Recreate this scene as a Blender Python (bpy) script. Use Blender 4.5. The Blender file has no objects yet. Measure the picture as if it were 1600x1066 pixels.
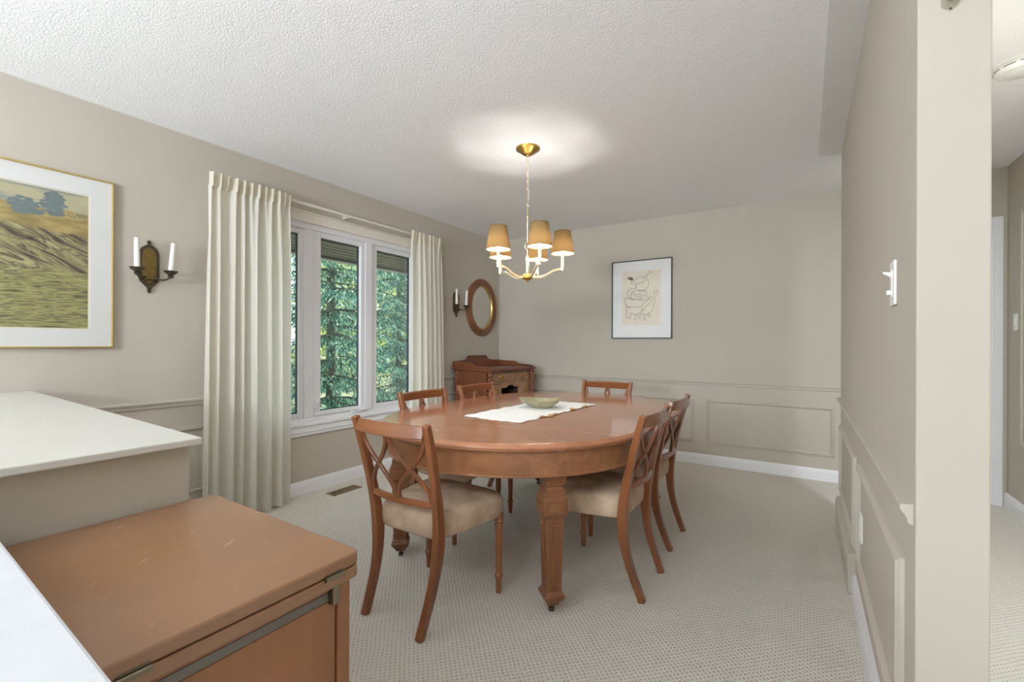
import bpy, math, random
from math import sin, cos, pi, radians, sqrt
from mathutils import Vector, Matrix
random.seed(7)
C = bpy.context.scene.collection
PI = pi

# ------------------------------------------------------------------ helpers
def lin(c):
    return tuple(((x/255)/12.92 if x/255 <= .04045 else ((x/255+.055)/1.055)**2.4) for x in c)

class B:
    """collects geometry and links it as one mesh object"""
    def __init__(s): s.v = []; s.f = []
    def add(s, vs, fs):
        o = len(s.v); s.v += [tuple(v) for v in vs]; s.f += [tuple(i+o for i in f) for f in fs]; return s
    def box(s, x0, x1, y0, y1, z0, z1):
        return s.add([(x0,y0,z0),(x1,y0,z0),(x1,y1,z0),(x0,y1,z0),(x0,y0,z1),(x1,y0,z1),(x1,y1,z1),(x0,y1,z1)],
                     [(0,3,2,1),(4,5,6,7),(0,1,5,4),(1,2,6,5),(2,3,7,6),(3,0,4,7)])
    def rings(s, rs, cap0=True, cap1=True, closed=True):
        """rs: list of rings of equal length"""
        n = len(rs[0]); o = len(s.v)
        for r in rs: s.v += [tuple(p) for p in r]
        m = n if closed else n-1
        for k in range(len(rs)-1):
            for i in range(m):
                j = (i+1) % n
                s.f.append((o+k*n+i, o+k*n+j, o+(k+1)*n+j, o+(k+1)*n+i))
        if cap0: s.f.append(tuple(o+i for i in reversed(range(n))))
        if cap1: s.f.append(tuple(o+(len(rs)-1)*n+i for i in range(n)))
        return s
    def prism(s, poly, z0, z1):
        return s.rings([[(x,y,z0) for x,y in poly], [(x,y,z1) for x,y in poly]])
    def extr(s, poly, axis, a, b):
        """poly in the two other axes (in x,y,z order), extruded along axis"""
        def P(p, t):
            if axis == 0: return (t, p[0], p[1])
            if axis == 1: return (p[0], t, p[1])
            return (p[0], p[1], t)
        return s.rings([[P(p,a) for p in poly], [P(p,b) for p in poly]])
    def lathe(s, prof, c=(0,0,0), seg=20, ph=0, tw=None, axis='z'):
        rs = []
        for r, z in prof:
            ring = []
            for i in range(seg):
                a = 2*PI*i/seg + ph
                rr = max(r, 1e-4)
                if tw: rr = rr*(1+tw[0]*cos(tw[1]*(a-tw[2]*z)))
                x, y = rr*cos(a), rr*sin(a)
                p = (x,y,z) if axis == 'z' else ((z,x,y) if axis == 'x' else (x,-z,y))
                ring.append((c[0]+p[0], c[1]+p[1], c[2]+p[2]))
            rs.append(ring)
        return s.rings(rs)
    def tube(s, path, r, seg=8, closed=False):
        path = [Vector(p) for p in path]; n = len(path)
        rs = []; u = None
        for i, p in enumerate(path):
            if closed: t = path[(i+1) % n]-path[i-1]
            else: t = path[min(i+1,n-1)]-path[max(i-1,0)]
            t.normalize()
            if u is None:
                u = t.cross(Vector((0,0,1)))
                if u.length < .1: u = t.cross(Vector((1,0,0)))
            u = (u - t*u.dot(t)).normalized(); w = t.cross(u)
            rr = r[i] if isinstance(r, (list,tuple)) else r
            rs.append([p + (u*cos(2*PI*k/seg)+w*sin(2*PI*k/seg))*rr for k in range(seg)])
        if closed: rs.append(rs[0]); return s.rings(rs, False, False)
        return s.rings(rs)
    def bar(s, path, normal, w, d):
        """rectangular section: w across (t x normal), d along normal"""
        path = [Vector(p) for p in path]; n = len(path); rs = []
        for i, p in enumerate(path):
            t = (path[min(i+1,n-1)]-path[max(i-1,0)]).normalized()
            nn = Vector(normal[i] if isinstance(normal, list) else normal)
            nn = (nn - t*nn.dot(t)).normalized(); u = t.cross(nn)
            ww = w[i] if isinstance(w, list) else w
            dd = d[i] if isinstance(d, list) else d
            rs.append([p+u*ww/2+nn*dd/2, p-u*ww/2+nn*dd/2, p-u*ww/2-nn*dd/2, p+u*ww/2-nn*dd/2])
        return s.rings(rs)
    def grid(s, fn, nu, nv, flip=False):
        o = len(s.v)
        for j in range(nv+1):
            for i in range(nu+1): s.v.append(tuple(fn(i/nu, j/nv)))
        for j in range(nv):
            for i in range(nu):
                a = o+j*(nu+1)+i; q = (a, a+1, a+nu+2, a+nu+1)
                s.f.append(q[::-1] if flip else q)
        return s
    def build(s, name, mat, parent=None, org=None, bevel=0, seg=2, smooth=35, solid=0, sub=0):
        """org: vertices are world coordinates and are made local to org"""
        off = Vector((0,0,0)); loc = Vector((0,0,0))
        if parent is not None:
            if org is True: off = ORG[parent.name]
        elif org is not None: off = Vector(org); loc = Vector(org)
        me = bpy.data.meshes.new(name)
        me.from_pydata([tuple(Vector(v)-off) for v in s.v], [], s.f)
        me.materials.append(mat)
        me.validate()
        if smooth:
            me.polygons.foreach_set('use_smooth', [True]*len(me.polygons))
            me.set_sharp_from_angle(angle=radians(smooth))
        me.update()
        o = bpy.data.objects.new(name, me); C.objects.link(o); o.location = loc
        if parent is not None:
            o.parent = parent
            ORG[o.name] = ORG.get(parent.name, Vector((0,0,0))) if org is True else Vector((0,0,0))
        else: ORG[o.name] = loc.copy()
        if solid:
            m = o.modifiers.new('thick','SOLIDIFY'); m.thickness = solid; m.offset = 0
        if bevel:
            m = o.modifiers.new('bevel','BEVEL'); m.width = bevel; m.segments = seg
            m.limit_method = 'ANGLE'; m.angle_limit = radians(40); m.harden_normals = False
        if sub:
            m = o.modifiers.new('sub','SUBSURF'); m.levels = sub; m.render_levels = sub
        return o
ORG = {}
def thing(name, label, cat, loc=(0,0,0), rz=0, group=None):
    o = bpy.data.objects.new(name, None); C.objects.link(o); o.empty_display_size = .1
    o.location = loc; o.rotation_euler = (0,0,rz); ORG[o.name] = Vector(loc)
    return tag(o, label, cat, group)
def tag(o, label, cat, group=None, kind=None):
    o['label'] = label; o['category'] = cat
    if group: o['group'] = group
    if kind: o['kind'] = kind
    return o
def struct(o, label, cat): return tag(o, label, cat, None, 'structure')
def dup(root, loc, rz, label):
    r = root.copy(); C.objects.link(r); r.location = loc; r.rotation_euler = (0,0,rz); r['label'] = label
    for ch in list(root.children):
        c = ch.copy(); C.objects.link(c); c.parent = r
        for g in list(ch.children):
            d = g.copy(); C.objects.link(d); d.parent = c
    return r
def interp(tab, x):
    if x <= tab[0][0]: return tab[0][1]
    for (a,b),(c,d) in zip(tab, tab[1:]):
        if x <= c:
            return b+(d-b)*(x-a)/(c-a)
    return tab[-1][1]
def catmull(pts, n=6):
    out = []; P = [Vector(p) for p in pts]
    for i in range(len(P)-1):
        p0 = P[max(i-1,0)]; p1 = P[i]; p2 = P[i+1]; p3 = P[min(i+2,len(P)-1)]
        for k in range(n):
            t = k/n
            out.append(.5*((2*p1)+(p2-p0)*t+(2*p0-5*p1+4*p2-p3)*t*t+(3*p1-p0-3*p2+p3)*t**3))
    out.append(P[-1]); return out

# ------------------------------------------------------------------ materials
def mat(name, col, rough=.6, metal=0, spec=.5, coat=0, coat_r=.1):
    m = bpy.data.materials.new(name); m.use_nodes = True
    b = m.node_tree.nodes['Principled BSDF']
    b.inputs['Base Color'].default_value = (*lin(col),1)
    b.inputs['Roughness'].default_value = rough; b.inputs['Metallic'].default_value = metal
    b.inputs['Specular IOR Level'].default_value = spec
    b.inputs['Coat Weight'].default_value = coat; b.inputs['Coat Roughness'].default_value = coat_r
    return m
def N(m, t, **kw):
    n = m.node_tree.nodes.new(t)
    for k, v in kw.items():
        if k in n.inputs: n.inputs[k].default_value = v
        else: setattr(n, k, v)
    return n
def L(m, a, b): m.node_tree.links.new(a, b)
def bsdf(m): return m.node_tree.nodes['Principled BSDF']
def ramp(m, stops):
    r = N(m, 'ShaderNodeValToRGB'); e = r.color_ramp.elements
    while len(e) < len(stops): e.new(.5)
    for i, (p, c) in enumerate(stops):
        e[i].position = p; e[i].color = (*lin(c),1)
    return r
def coord(m, scale=(1,1,1), out='Object'):
    t = N(m, 'ShaderNodeTexCoord'); mp = N(m, 'ShaderNodeMapping')
    mp.inputs['Scale'].default_value = scale; L(m, t.outputs[out], mp.inputs['Vector']); return mp.outputs['Vector']
def mottled(name, c1, c2, scale, rough=.8, bump=0, bscale=None, spec=.3, stretch=(1,1,1), **kw):
    m = mat(name, c1, rough, spec=spec, **kw); v = coord(m, stretch)
    n = N(m, 'ShaderNodeTexNoise', Scale=scale, Detail=4.0); L(m, v, n.inputs['Vector'])
    r = ramp(m, [(.3,c1),(.7,c2)]); L(m, n.outputs['Fac'], r.inputs['Fac']); L(m, r.outputs['Color'], bsdf(m).inputs['Base Color'])
    if bump:
        n2 = N(m, 'ShaderNodeTexNoise', Scale=bscale or scale, Detail=3.0); L(m, v, n2.inputs['Vector'])
        b = N(m, 'ShaderNodeBump', Strength=bump, Distance=.004); L(m, n2.outputs['Fac'], b.inputs['Height']); L(m, b.outputs['Normal'], bsdf(m).inputs['Normal'])
    return m
def wood(name, dark, mid, light, axis, rough=.35, spec=.5, coat=0, scale=1.0, detail=7.0):
    m = mat(name, mid, rough, spec=spec, coat=coat)
    st = [14,14,14]; st[axis] = 1.1
    v = coord(m, tuple(x*scale for x in st))
    n = N(m, 'ShaderNodeTexNoise', Scale=1.6, Detail=detail, Distortion=.6); n.inputs['Roughness'].default_value = .62
    L(m, v, n.inputs['Vector'])
    n2 = N(m, 'ShaderNodeTexNoise', Scale=2.2, Detail=2.0); L(m, coord(m), n2.inputs['Vector'])
    mx = N(m, 'ShaderNodeMath', operation='MULTIPLY_ADD'); L(m, n2.outputs['Fac'], mx.inputs[0]); mx.inputs[1].default_value = .55; 
    ad = N(m, 'ShaderNodeMath', operation='MULTIPLY'); L(m, n.outputs['Fac'], ad.inputs[0]); ad.inputs[1].default_value = .48
    L(m, ad.outputs[0], mx.inputs[2])
    r = ramp(m, [(.32,dark),(.5,mid),(.72,light)]); L(m, mx.outputs[0], r.inputs['Fac'])
    L(m, r.outputs['Color'], bsdf(m).inputs['Base Color'])
    b = N(m, 'ShaderNodeBump', Strength=.06, Distance=.002); L(m, n.outputs['Fac'], b.inputs['Height']); L(m, b.outputs['Normal'], bsdf(m).inputs['Normal'])
    return m

WALL = mottled('wall_paint', (187,179,165), (190,182,168), 3, .85, .04, 180)
TRIMB = mat('beige_trim_paint', (190,182,167), .5)
WHITE = mat('white_paint', (236,236,238), .4)
WHITE2 = mat('white_vinyl', (228,227,230), .35)
CREAM = mat('cream_paint', (226,220,206), .5)
SMOOTHC = mat('smooth_ceiling_paint', (226,226,225), .8)
PLASTIC = mat('white_plastic', (240,239,234), .35)
COUNTER = mottled('counter_laminate', (204,200,190), (209,205,196), 6, .35, .0)
LEDGE = mottled('ledge_laminate', (206,208,212), (212,214,217), 30, .45, .02, 200)

def popcorn():
    m = mat('popcorn_ceiling', (238,238,239), .95, spec=.1)
    v = coord(m); n = N(m, 'ShaderNodeTexNoise', Scale=130.0, Detail=3.0); L(m, v, n.inputs['Vector'])
    n.inputs['Roughness'].default_value = .6
    vo = N(m, 'ShaderNodeTexVoronoi', Scale=120.0); L(m, v, vo.inputs['Vector'])
    s = N(m, 'ShaderNodeMath', operation='SUBTRACT'); L(m, n.outputs['Fac'], s.inputs[0]); L(m, vo.outputs['Distance'], s.inputs[1])
    b = N(m, 'ShaderNodeBump', Strength=.36, Distance=.004); L(m, s.outputs[0], b.inputs['Height']); L(m, b.outputs['Normal'], bsdf(m).inputs['Normal'])
    r = ramp(m, [(.1,(236,236,238)),(.5,(249,249,251))]); L(m, n.outputs['Fac'], r.inputs['Fac']); L(m, r.outputs['Color'], bsdf(m).inputs['Base Color'])
    return m
POP = popcorn()

def carpet():
    m = mat('loop_carpet', (205,196,180), .95, spec=.1)
    t = N(m, 'ShaderNodeTexCoord'); sp = N(m, 'ShaderNodeSeparateXYZ')
    n0 = N(m, 'ShaderNodeTexNoise', Scale=9.0, Detail=2.0); L(m, t.outputs['Object'], n0.inputs['Vector'])
    va = N(m, 'ShaderNodeVectorMath', operation='SCALE'); L(m, n0.outputs['Color'], va.inputs[0]); va.inputs['Scale'].default_value = .012
    vb = N(m, 'ShaderNodeVectorMath', operation='ADD'); L(m, t.outputs['Object'], vb.inputs[0]); L(m, va.outputs[0], vb.inputs[1])
    L(m, vb.outputs[0], sp.inputs[0])
    def M(op, a, b=None):
        n = N(m, 'ShaderNodeMath', operation=op)
        for i, x in enumerate((a,b)):
            if x is None: continue
            if isinstance(x, (int,float)): n.inputs[i].default_value = x
            else: L(m, x, n.inputs[i])
        return n.outputs[0]
    k = 2*PI/.0165
    u = M('MULTIPLY', M('ADD', sp.outputs[0], sp.outputs[1]), k*.72)
    w = M('MULTIPLY', M('SUBTRACT', sp.outputs[0], sp.outputs[1]), k*.72)
    p = M('MULTIPLY', M('ADD', M('SINE', u), 1), M('ADD', M('SINE', w), 1))     # 0..4, dots where 4
    n1 = N(m, 'ShaderNodeTexNoise', Scale=160.0, Detail=2.0); L(m, t.outputs['Object'], n1.inputs['Vector'])
    n2 = N(m, 'ShaderNodeTexNoise', Scale=30.0, Detail=2.0); L(m, t.outputs['Object'], n2.inputs['Vector'])
    q = M('ADD', M('MULTIPLY', p, .25), M('MULTIPLY', M('SUBTRACT', n2.outputs['Fac'], .5), .55))
    r = ramp(m, [(.25,(226,219,206)),(.62,(218,210,196)),(.95,(166,156,140))]); L(m, q, r.inputs['Fac'])
    mx = N(m, 'ShaderNodeMix', data_type='RGBA', blend_type='MULTIPLY'); mx.inputs['Factor'].default_value = .35
    L(m, r.outputs['Color'], mx.inputs['A']); L(m, n1.outputs['Fac'], mx.inputs['B'])
    gm = N(m, 'ShaderNodeBrightContrast'); gm.inputs['Bright'].default_value = .06; L(m, mx.outputs['Result'], gm.inputs['Color'])
    L(m, gm.outputs['Color'], bsdf(m).inputs['Base Color'])
    h = M('ADD', M('MULTIPLY', p, -.3), n1.outputs['Fac'])
    b = N(m, 'ShaderNodeBump', Strength=.5, Distance=.006); L(m, h, b.inputs['Height']); L(m, b.outputs['Normal'], bsdf(m).inputs['Normal'])
    return m
CARPET = carpet()

def no_bump(m):
    for l in list(m.node_tree.links):
        if l.to_socket.name == 'Normal' and l.from_node.bl_idname == 'ShaderNodeBump': m.node_tree.links.remove(l)
CHAIRW = wood('chair_mahogany', (84,43,20), (122,68,34), (148,90,50), 2, .28, .5, .25)
CHAIRH = wood('chair_mahogany_rail', (84,43,20), (122,68,34), (148,90,50), 0, .28, .5, .25)
TABLEW = wood('table_top_mahogany', (150,92,60), (170,110,76), (188,130,94), 0, .15, .5, .35, .6, 2.5)
no_bump(TABLEW)
APRONW = wood('table_apron_mahogany', (104,60,32), (134,84,50), (154,102,66), 0, .35, .5, .1)
LEGW = wood('table_leg_mahogany', (84,48,26), (116,70,40), (140,90,56), 2, .4, .4)
CABW = wood('cabinet_maple', (126,86,56), (140,98,66), (150,108,76), 1, .28, .5, .2, .35)
CABV = wood('cabinet_maple_upright', (126,80,48), (142,92,58), (154,104,70), 2, .4, .4, 0, .5)
def scratches(m):
    b = bsdf(m); src = b.inputs['Base Color'].links[0].from_socket
    t = N(m, 'ShaderNodeTexCoord'); mp0 = N(m, 'ShaderNodeMapping'); mp0.inputs['Rotation'].default_value = (0,0,.9); L(m, t.outputs['Object'], mp0.inputs['Vector'])
    mp = N(m, 'ShaderNodeMapping'); mp.inputs['Scale'].default_value = (14,110,1); L(m, mp0.outputs['Vector'], mp.inputs['Vector'])
    n = N(m, 'ShaderNodeTexNoise', Scale=1.0, Detail=1.0); L(m, mp.outputs['Vector'], n.inputs['Vector'])
    r = ramp(m, [(.75,(0,0,0)),(.80,(255,255,255))]); L(m, n.outputs['Fac'], r.inputs['Fac'])
    x = N(m, 'ShaderNodeMix', data_type='RGBA'); mu = N(m, 'ShaderNodeMath', operation='MULTIPLY'); mu.inputs[1].default_value = .5
    L(m, r.outputs['Color'], mu.inputs[0]); L(m, mu.outputs[0], x.inputs['Factor']); L(m, src, x.inputs['A']); x.inputs['B'].default_value = (*lin((226,196,160)),1)
    L(m, x.outputs['Result'], b.inputs['Base Color'])
scratches(CABW)
DESKW = wood('desk_walnut', (76,38,22), (106,58,36), (128,76,50), 1, .35, .5)
DESKF = wood('desk_front_walnut', (116,80,56), (146,106,78), (164,124,94), 1, .4, .5)
DESKV = wood('desk_turned_walnut', (84,46,30), (118,70,46), (146,94,66), 2, .35, .5)
MIRW = wood('mirror_frame_walnut', (82,46,24), (116,70,40), (140,92,58), 2, .35, .5)
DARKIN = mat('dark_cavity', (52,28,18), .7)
SEAT = mottled('seat_velvet', (162,136,110), (200,174,148), 11, .9, .25, 160, .2)
BRASS = mat('champagne_brass', (216,200,164), .28, 1)
BRASSD = mat('antique_brass', (168,132,66), .3, 1)
BRONZE = mottled('dark_bronze', (58,50,42), (92,80,64), 60, .45, .2, 120, .5, metal=.7)
SCBR = mottled('sconce_brass_plate', (112,92,46), (140,116,62), 40, .4, .1, 60, .5, metal=.8)
CANDLE = mat('candle_wax', (243,240,230), .5)
GOLD = mat('gold_frame', (206,180,110), .35, .9)
BLACK = mat('black_frame', (38,36,36), .4)
MATB = mottled('mat_board', (236,236,234), (240,240,238), 4, .8)
PAPER = mottled('cream_paper', (232,222,202), (238,230,212), 8, .8)
INK = mat('brown_ink', (92,72,58), .8)
INKD = mat('dark_ink', (120,96,84), .8)
STEEL = mat('grey_metal', (110,104,96), .45, .7)
STEELD = mat('tarnished_hinge', (122,112,94), .3, 1)
VENTM = mat('bronze_vent', (150,128,92), .4, .7)
DARK = mat('dark_slot', (40,34,28), .8)
GASKET = mat('black_gasket', (30,34,36), .6)
SOFFIT = mat('soffit_vinyl', (112,102,96), .7)
FASCIA = mat('fascia_aluminium', (176,174,172), .5)
GRASS = mottled('grass', (112,116,84), (176,170,130), 3, .95, .3, 40)
BARK = mottled('bark', (62,62,54), (92,90,78), 12, .95, .4, 40)
LINEN = mottled('linen_runner', (244,243,238), (250,249,246), 40, .9, .1, 300)
THREAD = mat('gold_thread', (176,138,84), .8)
BOWLM = mottled('olive_glaze', (128,122,88), (172,164,126), 18, .12, .1, 30, .6)
MIRROR = mat('mirror_glass', (215,213,208), .03, 1)

def glass(name, tint=(1,1,1), strength=.5):
    m = bpy.data.materials.new(name); m.use_nodes = True; nt = m.node_tree
    nt.nodes.remove(bsdf(m)); out = nt.nodes['Material Output']
    tr = N(m, 'ShaderNodeBsdfTransparent'); tr.inputs['Color'].default_value = (*tint,1)
    gl = N(m, 'ShaderNodeBsdfGlossy'); gl.inputs['Roughness'].default_value = .02
    fr = N(m, 'ShaderNodeFresnel', IOR=1.45); mu = N(m, 'ShaderNodeMath', operation='MULTIPLY'); mu.inputs[1].default_value = strength
    L(m, fr.outputs[0], mu.inputs[0]); mx = N(m, 'ShaderNodeMixShader')
    L(m, mu.outputs[0], mx.inputs[0]); L(m, tr.outputs[0], mx.inputs[1]); L(m, gl.outputs[0], mx.inputs[2]); L(m, mx.outputs[0], out.inputs['Surface'])
    return m
PANE = glass('window_glass', (.90,.97,.97), .6)
PICGLASS = glass('picture_glass', (1,1,1), .35)

def cloth(name, col, trans, tcol=None, bumps=0):
    m = bpy.data.materials.new(name); m.use_nodes = True; nt = m.node_tree
    nt.nodes.remove(bsdf(m)); out = nt.nodes['Material Output']
    d = N(m, 'ShaderNodeBsdfDiffuse'); t = N(m, 'ShaderNodeBsdfTranslucent')
    d.inputs['Color'].default_value = (*lin(col),1); t.inputs['Color'].default_value = (*lin(tcol or col),1)
    if bumps:
        v = coord(m, (1,1,bumps)); n = N(m, 'ShaderNodeTexNoise', Scale=60.0, Detail=3.0); L(m, v, n.inputs['Vector'])
        mc = N(m, 'ShaderNodeMix', data_type='RGBA', blend_type='MULTIPLY'); mc.inputs['Factor'].default_value = .35
        mc.inputs['A'].default_value = (*lin(tcol or col),1); L(m, n.outputs['Color'], mc.inputs['B']); L(m, mc.outputs['Result'], t.inputs['Color'])
    mx = N(m, 'ShaderNodeMixShader'); mx.inputs[0].default_value = trans
    L(m, d.outputs[0], mx.inputs[1]); L(m, t.outputs[0], mx.inputs[2]); L(m, mx.outputs[0], out.inputs['Surface'])
    return m
CURTAIN = cloth('cream_sheer_curtain', (230,225,212), .30, (244,240,230))
HEADING = cloth('cream_curtain_heading', (230,222,203), .25, (238,230,210))
SHADE = cloth('gold_shade_fabric', (118,98,66), .055, (146,108,60), 6)
SHADEIN = mat('shade_edge', (92,70,38), .8)
def emit(name, col, s):
    m = bpy.data.materials.new(name); m.use_nodes = True; nt = m.node_tree
    nt.nodes.remove(bsdf(m)); e = N(m, 'ShaderNodeEmission', Strength=s); e.inputs['Color'].default_value = (*col,1)
    L(m, e.outputs[0], nt.nodes['Material Output'].inputs['Surface']); return m
BULB = emit('warm_bulb', (1,.95,.88), 300)
def leafmat(name, stops, trans=.4):
    m = bpy.data.materials.new(name); m.use_nodes = True; nt = m.node_tree
    nt.nodes.remove(bsdf(m)); g = N(m, 'ShaderNodeNewGeometry')
    r = ramp(m, stops); L(m, g.outputs['Random Per Island'], r.inputs['Fac'])
    d = N(m, 'ShaderNodeBsdfDiffuse'); t = N(m, 'ShaderNodeBsdfTranslucent')
    L(m, r.outputs['Color'], d.inputs['Color']); L(m, r.outputs['Color'], t.inputs['Color'])
    mx = N(m, 'ShaderNodeMixShader'); mx.inputs[0].default_value = trans
    L(m, d.outputs[0], mx.inputs[1]); L(m, t.outputs[0], mx.inputs[2]); L(m, mx.outputs[0], nt.nodes['Material Output'].inputs['Surface'])
    return m
NEEDLE = leafmat('spruce_needles', [(0,(36,66,58)),(.4,(76,120,106)),(.75,(118,160,142)),(.9,(178,206,176)),(1,(222,228,184))])
NEEDLE2 = leafmat('spruce_needles_dark', [(0,(34,62,56)),(.4,(66,112,102)),(.75,(104,150,136)),(.9,(166,198,174)),(1,(214,222,178))])
LEAF = leafmat('bright_leaves', [(0,(140,160,74)),(.5,(190,200,110)),(1,(232,228,160))], .5)

# ------------------------------------------------------------------ the setting
XL, YB, XP, H = -3.219, 4.654, .1985, 2.44
XH = 1.215; YN = -5.0; PE = 3.70; PF = 1.277
o = B().box(XL-.15, XH+.15, YN, YB+.15, -.12, 0).build('floor', CARPET, smooth=0)
struct(o, 'beige loop-pile carpet with small dark dimples covering the floor', 'carpet')
o = B().box(XL-.15, XH+.15, YN, YB+.15, H, H+.15).build('ceiling', POP, smooth=0)
struct(o, 'white popcorn-textured ceiling', 'ceiling')
WY0, WY1, WZ0, WZ1 = 1.50, 3.26, .50, 2.085
b = B().box(XL-.15,XL,YN,WY0,0,H).box(XL-.15,XL,WY1,YB+.15,0,H).box(XL-.15,XL,WY0,WY1,0,WZ0).box(XL-.15,XL,WY0,WY1,WZ1,H)
struct(b.build('wall_left', WALL, smooth=0), 'beige painted window wall on the left', 'wall')
DX0, DX1, DZ = .36, 1.13, 2.03
b = B().box(XL,DX0,YB,YB+.15,0,H).box(DX1,XH,YB,YB+.15,0,H).box(DX0,DX1,YB,YB+.15,DZ,H)
struct(b.build('wall_back', WALL, smooth=0), 'beige painted wall behind the dining table', 'wall')
struct(B().box(XP,.312,PF,PE,0,H).build('wall_right', WALL, smooth=0, bevel=.003), 'beige painted partition wall on the right ending in a narrow front face', 'wall')
struct(B().box(XH,XH+.15,YN,YB,0,H).build('wall_hallway', WALL, smooth=0), 'beige hallway wall at the far right edge', 'wall')

def run_profile(b, prof, run, a0, a1, base, sgn):
    """moulding profile (depth, height) extruded along a wall"""
    p = [(base+sgn*d, z) for d, z in prof]
    if run == 'y': return b.extr(p if sgn > 0 else p[::-1], 1, a0, a1)
    return b.extr(p if sgn > 0 else p[::-1], 0, a0, a1)
RAILP = [(0,.760),(.006,.761),(.010,.766),(.010,.774),(.013,.776),(.013,.780),(.018,.785),(.022,.791),(.023,.797),(.020,.803),(0,.805)]
BASEP = [(0,0),(.017,0),(.017,.064),(.014,.068),(.014,.076),(.012,.080),(.012,.084),(.007,.092),(.005,.098),(0,.099)]
def rail(b, run, a0, a1, base, sgn): return run_profile(b, RAILP, run, a0, a1, base, sgn)
def base_b(b, run, a0, a1, base, sgn): return run_profile(b, BASEP, run, a0, a1, base, sgn)
struct(base_b(B(),'y',.60,YB,XL,1).build('baseboard_left', WHITE, smooth=25), 'white baseboard along the window wall', 'baseboard')
struct(base_b(B(),'x',XL,.30,YB,-1).build('baseboard_back', WHITE, smooth=25), 'white baseboard along the back wall', 'baseboard')
struct(base_b(B(),'y',PF,2.60,XP,-1).build('baseboard_right', WHITE, smooth=25), 'white baseboard along the right partition wall', 'baseboard')
struct(base_b(B(),'y',YN,YB,XH,-1).build('baseboard_hallway', WHITE, smooth=25), 'white baseboard along the hallway wall', 'baseboard')
tn = [0]
def trim(b, label, m=TRIMB, bevel=.002):
    tn[0] += 1
    return struct(b.build('trim_%d' % tn[0], m, smooth=25), label, 'trim')
trim(rail(B(),'y',-.4,1.42,XL,1), 'beige chair rail on the window wall left of the curtains')
trim(rail(B(),'y',3.36,YB,XL,1), 'beige chair rail on the window wall below the oval mirror')
trim(rail(B(),'x',XL,.36,YB,-1), 'beige chair rail along the back wall')
trim(rail(B(),'y',1.300,PE+.012,XP,-1), 'beige chair rail along the right partition wall')
def panel(run, a0, a1, z0, z1, base, sgn):
    """picture-frame moulding, mitred"""
    rs = []
    for e, d in ((0,0),(.002,.008),(.007,.012),(.011,.010),(.014,.016),(.019,.016),(.023,.008),(.027,.004),(.028,0)):
        q = [(a0+e,z0+e),(a1-e,z0+e),(a1-e,z1-e),(a0+e,z1-e)]
        rs.append([(p[0],base+sgn*d,p[1]) if run == 'x' else (base+sgn*d,p[0],p[1]) for p in q])
    return B().rings(rs, False, False)
trim(panel('x',-.795,.207,.208,.63,YB,-1), 'rectangular moulding panel on the back wall nearest the hallway')
trim(panel('x',-1.91,-.908,.208,.63,YB,-1), 'rectangular moulding panel on the back wall behind the right-hand chairs')
trim(panel('x',-3.03,-2.03,.208,.63,YB,-1), 'rectangular moulding panel on the back wall beside the desk')
trim(panel('y',.30,1.36,.208,.632,XL,1), 'rectangular moulding panel on the window wall behind the counter')
trim(panel('y',3.48,4.56,.208,.632,XL,1), 'rectangular moulding panel on the window wall behind the desk')
trim(panel('y',1.40,2.435,.215,.648,XP,-1), 'nearer rectangular moulding panel on the right partition wall')
trim(panel('y',2.59,3.62,.215,.64,XP,-1), 'farther rectangular moulding panel on the right partition wall')
# smooth strip at the ceiling along the partition, rounded at its far end
pl = [(XP,.9),(.071,.9)] + [(.071,3.66)] + [(.071+.03*(1-cos(a)), 3.66+.055*sin(a)) for a in (PI/8,PI/4,3*PI/8,PI/2)] + [(XP,3.735)]
trim(B().prism(pl[::-1], H-.006, H+.002), 'smooth white ceiling strip along the top of the right partition wall', SMOOTHC)

# door at the end of the hallway
d = thing('door_1', 'white door and casing at the end of the hallway', 'door', (.745,YB,0)); d['kind'] = 'structure'
b = B()
for x0, x1 in ((DX0-.062,DX0),(DX1,DX1+.062)):
    b.box(x0,x1,YB-.012,YB,0,DZ).box(x0+.012,x1-.012,YB-.02,YB-.012,0,DZ)
b.box(DX0-.062,DX1+.062,YB-.012,YB,DZ,DZ+.055).box(DX0-.05,DX1+.05,YB-.02,YB-.012,DZ,DZ+.043)
b.box(DX0,DX0+.015,YB,YB+.15,0,DZ).box(DX1-.015,DX1,YB,YB+.15,0,DZ).box(DX0,DX1,YB,YB+.15,DZ-.015,DZ)
b.build('door_casing', WHITE, d, True, smooth=0)
b = B().box(DX0+.017,DX1-.017,YB+.05,YB+.085,.01,DZ-.018)
b.build('door_leaf', WHITE, d, True, smooth=0, bevel=.002)
B().lathe([(.026,0),(.026,.008),(.011,.012),(.011,.03),(.025,.04),(.027,.052),(.018,.062),(0,.064)],(DX0+.08,YB+.05,.95),16,axis='y').build('door_knob', BRASSD, d, True)

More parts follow.
